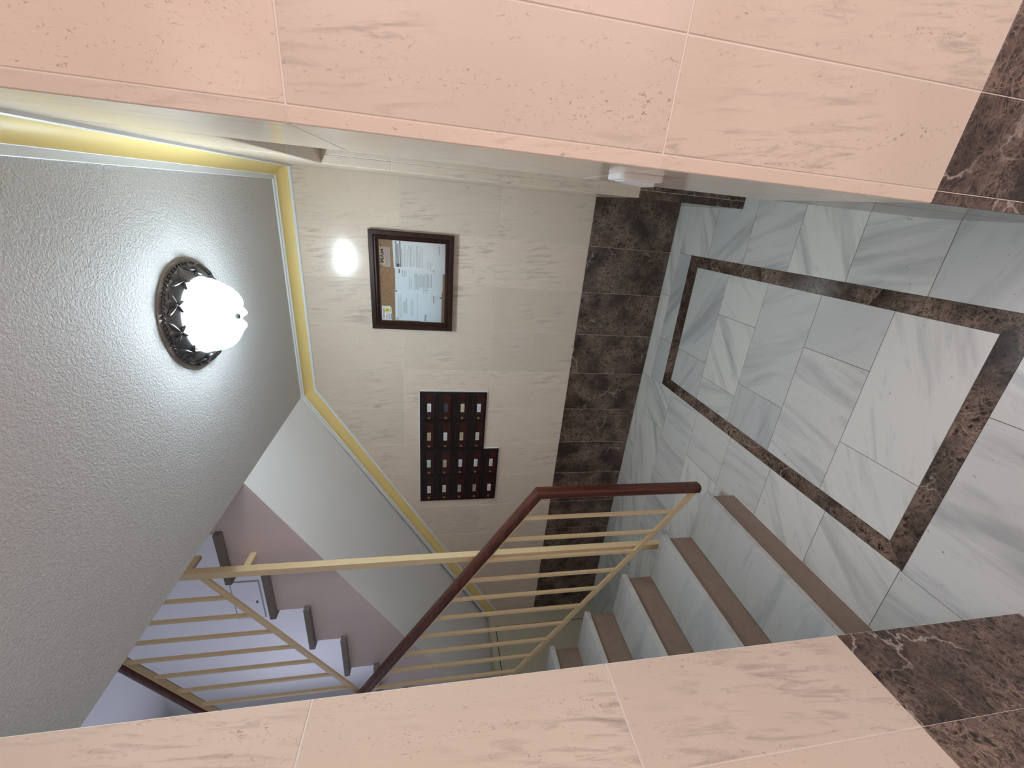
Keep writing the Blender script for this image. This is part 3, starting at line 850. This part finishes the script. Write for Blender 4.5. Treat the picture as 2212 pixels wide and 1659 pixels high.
GN = 'papers pinned inside the notice board'
rnd = random.Random(3)
def lines(x0_, x1_, z0_, z1_, n_, h_=0.0028, ragged=0.35):
    out = []
    for i in range(n_):
        z = z1_ - (z1_ - z0_) * (i + 0.5) / n_
        out.append((x0_, x1_ - (x1_ - x0_) * ragged * rnd.random() * (1 if rnd.random() < .4 else 0), z - h_ / 2, z + h_ / 2))
    return out
pA = tag(sheet('notice_sheet', [(-0.540, 1.519), (-0.358, 1.519), (-0.358, 1.836), (-0.521, 1.832)], 0.0026, PAPER), 'white letter with black rules, rightmost sheet in the notice board', 'paper', GN)
prints('printed_rule', pA, [(-0.512, -0.360, 1.7895, 1.7955), (-0.510, -0.405, 1.780, 1.7835)], 0.0026, INKD)
prints('letterhead', pA, [(-0.512, -0.375, 1.800, 1.822)], 0.0025, INKG)
prints('letterhead_mark', pA, [(-0.512, -0.492, 1.798, 1.815)], 0.0027, INKD)
prints('text_lines', pA, lines(-0.508, -0.378, 1.655, 1.772, 13, 0.0024) + lines(-0.520, -0.47, 1.60, 1.635, 2), 0.0026, INKG)
lettering('~S', 0.030, -0.530, 1.588, 0.0026, INKG, pA, 'signature', 0.4)
prints('printed_bar', pA, [(-0.425, -0.372, 1.5555, 1.5595)], 0.0026, PINKBAR)
pin(-0.368, 1.818, 0.0026, pA)
pB = tag(sheet('notice_sheet', [(-0.655, 1.533), (-0.525, 1.533), (-0.505, 1.826), (-0.655, 1.826)], 0.0010, PAPERB), 'pale letter with dense grey text between two others in the notice board', 'paper', GN)
prints('text_lines', pB, lines(-0.645, -0.545, 1.60, 1.71, 14, 0.0030, 0.2) + lines(-0.64, -0.565, 1.72, 1.745, 2) + lines(-0.57, -0.53, 1.755, 1.785, 3), 0.0010, INKG)
prints('letterhead_mark', pB, [(-0.548, -0.525, 1.797, 1.803)], 0.0010, INKD)
pC = tag(sheet('notice_sheet', [(-0.848, 1.675), (-0.650, 1.675), (-0.650, 1.829), (-0.848, 1.831)], 0.0018, PAPERB), 'pale sheet with faint table, above the addressed sheet at left of the notice board', 'paper', GN)
prints('text_lines', pC, lines(-0.835, -0.68, 1.79, 1.812, 3, 0.0022) + lines(-0.80, -0.70, 1.755, 1.782, 5, 0.0022) + lines(-0.82, -0.69, 1.715, 1.735, 2), 0.0018, INKG)
prints('fold_line', pC, [(-0.84, -0.66, 1.690, 1.6915)], 0.0018, INKG)
pin(-0.660, 1.822, 0.0018, pC); pin(-0.838, 1.818, 0.0018, pC)
pD = tag(sheet('notice_sheet', [(-0.852, 1.537), (-0.628, 1.537), (-0.630, 1.680), (-0.852, 1.676)], 0.0030, PAPERB), 'bluish addressed sheet with navy bank lettering at lower left of the notice board', 'paper', GN)
lettering('BBVA', 0.017, -0.826, 1.6385, 0.0030, INKB, pD, 'lettering', 0.0, None, 0.0006)
prints('stamp_box', pD, [(-0.665, -0.632, 1.651, 1.653), (-0.665, -0.632, 1.628, 1.6295), (-0.665, -0.6635, 1.628, 1.653), (-0.6335, -0.632, 1.628, 1.653)], 0.0030, INKG)
lettering('<', 0.020, -0.648, 1.6375, 0.0030, INKD, pD, 'stamp_mark', 0.3, None, 0.0005)
prints('printed_bar', pD, [(-0.727, -0.678, 1.5845, 1.5915)], 0.0030, PINKBAR)
prints('text_lines', pD, [(-0.70, -0.655, 1.598, 1.600), (-0.73, -0.69, 1.574, 1.576), (-0.70, -0.67, 1.567, 1.569)], 0.0030, INKG)
pin(-0.690, 1.545, 0.0030, pD)
cA = tag(sheet('business_card', [(-0.518, 1.850), (-0.400, 1.852), (-0.400, 1.915), (-0.512, 1.913)], 0.0010, FILM), 'pinkish card lettered MAM in the top right of the notice board', 'card')
raw('yellow_triangle', [(-0.405, -0.0148, 1.912), (-0.445, -0.0148, 1.912), (-0.430, -0.0148, 1.894)], [[0, 1, 2]], INKY, cA)
raw('yellow_triangle', [(-0.465, -0.0148, 1.886), (-0.500, -0.0148, 1.886), (-0.480, -0.0148, 1.905)], [[0, 1, 2]], INKY, cA)
lettering('MAM', 0.030, -0.452, 1.899, 0.0020, INKD, cA, 'lettering', 0.0, None, 0.0008, 1.25)
prints('text_lines', cA, lines(-0.505, -0.415, 1.856, 1.884, 4, 0.0032, 0.2), 0.0012, PINKBAR)
pin(-0.398, 1.911, 0.0020, cA); pin(-0.511, 1.906, 0.0020, cA)
cB = tag(sheet('business_card', [(-0.851, 1.852), (-0.770, 1.853), (-0.759, 1.862), (-0.759, 1.913), (-0.850, 1.914)], 0.0010, PAPER), 'small white locksmith card with red lettering and yellow disc, in the notice board', 'card')
lettering('CERRAJERO', 0.0135, -0.806, 1.9015, 0.0010, INKR, cB, 'lettering', 0.0, None, 0.0005)
bm = bmesh.new(); bmesh.ops.create_circle(bm, cap_ends=True, segments=24, radius=0.0165)
for v in bm.verts: v.co = Vector((-0.785 + v.co.x, -0.0146, 1.8805 + v.co.y))
from_bm('yellow_disc', bm, INKY, cB)
lettering('$', 0.026, -0.785, 1.8805, 0.0016, INKD, cB, 'disc_mark', 0.5)
prints('text_lines', cB, lines(-0.846, -0.806, 1.858, 1.890, 5, 0.0028, 0.3), 0.0010, PINKBAR)
prints('text_lines', cB, [(-0.80, -0.768, 1.8585, 1.8615), (-0.845, -0.81, 1.8545, 1.857)], 0.0010, INKD)

# ------------------------------------------------------------------ mailboxes
CW, CH = 0.2410, 0.1203
MX0, MZ1 = -1.3605, 1.679
cards = {0: ['w', 'n', 'c', 'w'], 1: ['y', 'w', 'y', 'p'], 2: ['g', 'y', 'l', 'w', 'r'], 3: ['m', 'p', 's', 't', 'w']}
CC = {'w': ('white', (0.75, 0.76, 0.76)), 'n': ('empty grey', (0.06, 0.055, 0.06)), 'c': ('cream', (0.62, 0.55, 0.38)), 'y': ('yellowed', (0.50, 0.42, 0.24)),
      'p': ('pale cream', (0.66, 0.62, 0.52)), 'g': ('greenish white', (0.55, 0.68, 0.60)), 'l': ('lilac white', (0.62, 0.60, 0.68)), 'r': ('pinkish white', (0.72, 0.64, 0.68)),
      'm': ('red-marked white', (0.74, 0.70, 0.70)), 's': ('silvery grey', (0.42, 0.41, 0.42)), 't': ('tan', (0.40, 0.33, 0.22))}
cmat = {k: mat_plain(v[0].replace(' ', '_') + '_name_card', v[1], 0.6) for k, v in CC.items()}
def capsule(bm, xc, zc, L, Hh, y, y2, seg=8):
    pts = []
    for sgn in (1, -1):
        for i in range(seg + 1):
            t = -math.pi / 2 + math.pi * i / seg
            pts.append((xc + sgn * (L / 2 - Hh / 2) + sgn * Hh / 2 * math.cos(t), zc + sgn * Hh / 2 * math.sin(t)))
    a_ = [bm.verts.new((x, y, z)) for x, z in pts]; b2 = [bm.verts.new((x, y2, z)) for x, z in pts]
    bm.faces.new(a_); bm.faces.new(b2[::-1])
    for i in range(len(pts)):
        j = (i + 1) % len(pts); bm.faces.new((a_[i], b2[i], b2[j], a_[j]))
def make_mailbox():
    """built at the origin: cell from x -CW..0, z -CH..0, wall face at y 0"""
    parts = {}
    bm = bmesh.new()
    for b4 in ((-CW, -CW + 0.014, -CH, 0), (-0.014, 0, -CH, 0), (-CW + 0.014, -0.014, -CH, -CH + 0.0115), (-CW + 0.014, -0.014, -0.0115, 0)):
        add_box(bm, b4[0] + 0.0003, b4[1] - 0.0003, -0.016, -0.0005, b4[2] + 0.0003, b4[3] - 0.0003)
    add_box(bm, -CW + 0.002, -0.002, -0.003, -0.0006, -CH + 0.002, -0.002)
    me = bpy.data.meshes.new('body'); bmesh.ops.recalc_face_normals(bm, faces=bm.faces); bm.to_mesh(me); bm.free(); me.materials.append(BLACKW); parts['body'] = me
    bm = bmesh.new(); add_box(bm, -CW + 0.0155, -0.0155, -0.0145, -0.0031, -CH + 0.013, -0.013, 0.0015)
    me = bpy.data.meshes.new('door'); bmesh.ops.recalc_face_normals(bm, faces=bm.faces); bm.to_mesh(me); bm.free(); me.materials.append(MAHO); parts['door'] = me
    bm = bmesh.new(); capsule(bm, -CW / 2 - 0.002, -0.0315, 0.190, 0.021, -0.0147, -0.0150)
    me = bpy.data.meshes.new('mail_slot'); bmesh.ops.recalc_face_normals(bm, faces=bm.faces); bm.to_mesh(me); bm.free(); me.materials.append(SLOTB); parts['mail_slot'] = me
    bm = bmesh.new(); add_box(bm, -0.208, -0.026, -0.0175, -0.0146, -0.0455, -0.0430, 0.0008)
    me = bpy.data.meshes.new('slot_lip'); bmesh.ops.recalc_face_normals(bm, faces=bm.faces); bm.to_mesh(me); bm.free(); me.materials.append(MAHO); parts['slot_lip'] = me
    bm = bmesh.new(); capsule(bm, -0.126, -0.0655, 0.086, 0.033, -0.0147, -0.0158)
    me = bpy.data.meshes.new('card_holder'); bmesh.ops.recalc_face_normals(bm, faces=bm.faces); bm.to_mesh(me); bm.free(); me.materials.append(mat_plain('dark_card_holder', (0.03, 0.022, 0.024), 0.2)); parts['card_holder'] = me
    bm = bmesh.new(); add_box(bm, -0.160, -0.092, -0.0166, -0.0159, -0.0790, -0.0520)
    me = bpy.data.meshes.new('name_card'); bmesh.ops.recalc_face_normals(bm, faces=bm.faces); bm.to_mesh(me); bm.free(); parts['name_card'] = me
    bm = bmesh.new()
    bmesh.ops.create_cone(bm, cap_ends=True, segments=16, radius1=0.0100, radius2=0.0085, depth=0.004)
    bmesh.ops.rotate(bm, cent=(0, 0, 0), matrix=Matrix.Rotation(math.pi / 2, 3, 'X'), verts=bm.verts)
    bmesh.ops.translate(bm, vec=(-0.211, -0.0165, -0.0655), verts=bm.verts)
    me = bpy.data.meshes.new('lock'); bmesh.ops.recalc_face_normals(bm, faces=bm.faces); bm.to_mesh(me); bm.free(); me.materials.append(BRASS); parts['lock'] = me
    bm = bmesh.new(); add_box(bm, -0.2125, -0.2095, -0.0190, -0.0184, -0.0695, -0.0615)
    me = bpy.data.meshes.new('keyhole'); bmesh.ops.recalc_face_normals(bm, faces=bm.faces); bm.to_mesh(me); bm.free(); me.materials.append(SLOTB); parts['keyhole'] = me
    bm = bmesh.new(); add_box(bm, -0.011, 0.011, -0.0150, -0.0146, -0.0035, 0.0035)
    me = bpy.data.meshes.new('vent'); bmesh.ops.recalc_face_normals(bm, faces=bm.faces); bm.to_mesh(me); bm.free(); me.materials.append(SLOTB); parts['vent'] = me
    bm = bmesh.new()
    for i in range(2): add_box(bm, -0.150, -0.104 - 0.008 * i, -0.0168, -0.0166, -0.0635 - 0.007 * i, -0.0618 - 0.007 * i)
    me = bpy.data.meshes.new('name_print'); bmesh.ops.recalc_face_normals(bm, faces=bm.faces); bm.to_mesh(me); bm.free(); me.materials.append(mat_plain('name_print_grey', (0.30, 0.30, 0.31), 0.8)); parts['name_print'] = me
    return parts
MP = make_mailbox()
card_me = {}
for k in CC:
    m2 = MP['name_card'].copy(); m2.materials.append(cmat[k]); card_me[k] = m2
rown = ['top', 'second', 'third', 'fourth', 'bottom']
coln = ['rightmost column', 'second column from right', 'second column from left', 'leftmost column']
for c in range(4):
    for r in range(len(cards[c])):
        k = cards[c][r]
        mb = tag(empty('mailbox', (MX0 - CW * c, -0.0006, MZ1 - CH * r)),
                 'dark mailbox with %s name card, %s row, %s' % (CC[k][0], rown[r], coln[c]), 'mailbox', 'mailboxes set in the tiled wall')
        link('body', MP['body'], None, mb)
        d = link('door', MP['door'], None, mb)
        for nm in ('mail_slot', 'slot_lip', 'card_holder', 'lock', 'keyhole'):
            link(nm, MP[nm], None, d)
        nc = link('name_card', card_me[k], None, d)
        if k == 'm': nc.location = (-0.004, 0, -0.002)
        if k not in ('n',): 
            link('name_print', MP['name_print'], None, d).location = nc.location
        for vx in (-0.057, -0.126, -0.195):
            o = link('vent', MP['vent'], None, d); o.location = (vx, 0, -0.0945)
# thin white edging round the block
te = struct(empty('trim_4'))
a0, a1, z0_, z1_ = MX0, MX0 - 4 * CW, MZ1 - 5 * CH, MZ1
xm, zm = MX0 - 2 * CW, MZ1 - 4 * CH
for q in ((a0 + 0.0005, a0 + 0.006, zm, z1_ + 0.007), (a1 - 0.002, a0 + 0.006, z1_ + 0.0005, z1_ + 0.007), (xm + 0.0005, a0 + 0.006, zm - 0.004, zm - 0.0005),
          (xm + 0.0005, xm + 0.006, z0_ - 0.003, zm - 0.004), (a1, xm + 0.006, z0_ - 0.004, z0_ - 0.0005), (a1 - 0.004, a1 - 0.0005, z0_ - 0.004, z1_ + 0.007)):
    box('edging', q[0], q[1], -0.010, -0.0003, q[2], q[3], TRIMW, te)

# ------------------------------------------------------------------ light switch on the pier
sw = tag(empty('light_switch'), 'white plastic light switch on the polished side of the right pier', 'switch')
SY, SZ = -1.755, 1.152
def swp(y, z, d): return (rwx(y) - d, y, z)
def rounded(name, hy, hz, d0, d1, rad, mat, tilt=0.0):
    pts = []
    for cy, cz, a0_ in ((hy - rad, hz - rad, 0), (-hy + rad, hz - rad, 90), (-hy + rad, -hz + rad, 180), (hy - rad, -hz + rad, 270)):
        for i in range(5):
            t = math.radians(a0_ + 22.5 * i); pts.append((cy + rad * math.cos(t), cz + rad * math.sin(t)))
    n_ = len(pts)
    vs_ = [swp(SY + y, SZ + z, d0) for y, z in pts] + [swp(SY + y, SZ + z, d1 - 0.002 + tilt * z) for y, z in pts] + [swp(SY + y * 0.95, SZ + z * 0.95, d1 + tilt * z) for y, z in pts]
    fs = [list(range(n_))[::-1], list(range(2 * n_, 3 * n_))]
    for a_ in (0, n_):
        for i in range(n_):
            j = (i + 1) % n_; fs.append([a_ + i, a_ + j, a_ + n_ + j, a_ + n_ + i])
    return raw(name, vs_, fs, mat, sw)
rounded('plate', 0.042, 0.046, 0.0002, 0.012, 0.012, SWITCH)
rounded('rocker', 0.028, 0.034, 0.011, 0.0165, 0.004, SWITCH, -0.09)

# ------------------------------------------------------------------ small hatch in the plaster above the upper flight
ah = tag(empty('wall_hatch'), 'small white wall hatch with keyhole above the upper flight of steps', 'hatch')
box('hatch_gap', -3.515, -3.080, -0.0035, -0.0012, 2.975, 3.200, INKG, ah)
lf = box('hatch_leaf', -3.507, -3.088, -0.007, -0.0036, 2.985, 3.190, WHITE, ah, 0.001)
bm = bmesh.new(); capsule(bm, -3.318, 3.020, 0.030, 0.014, -0.0071, -0.0095)
from_bm('keyhole', bm, PEWTER, ah)
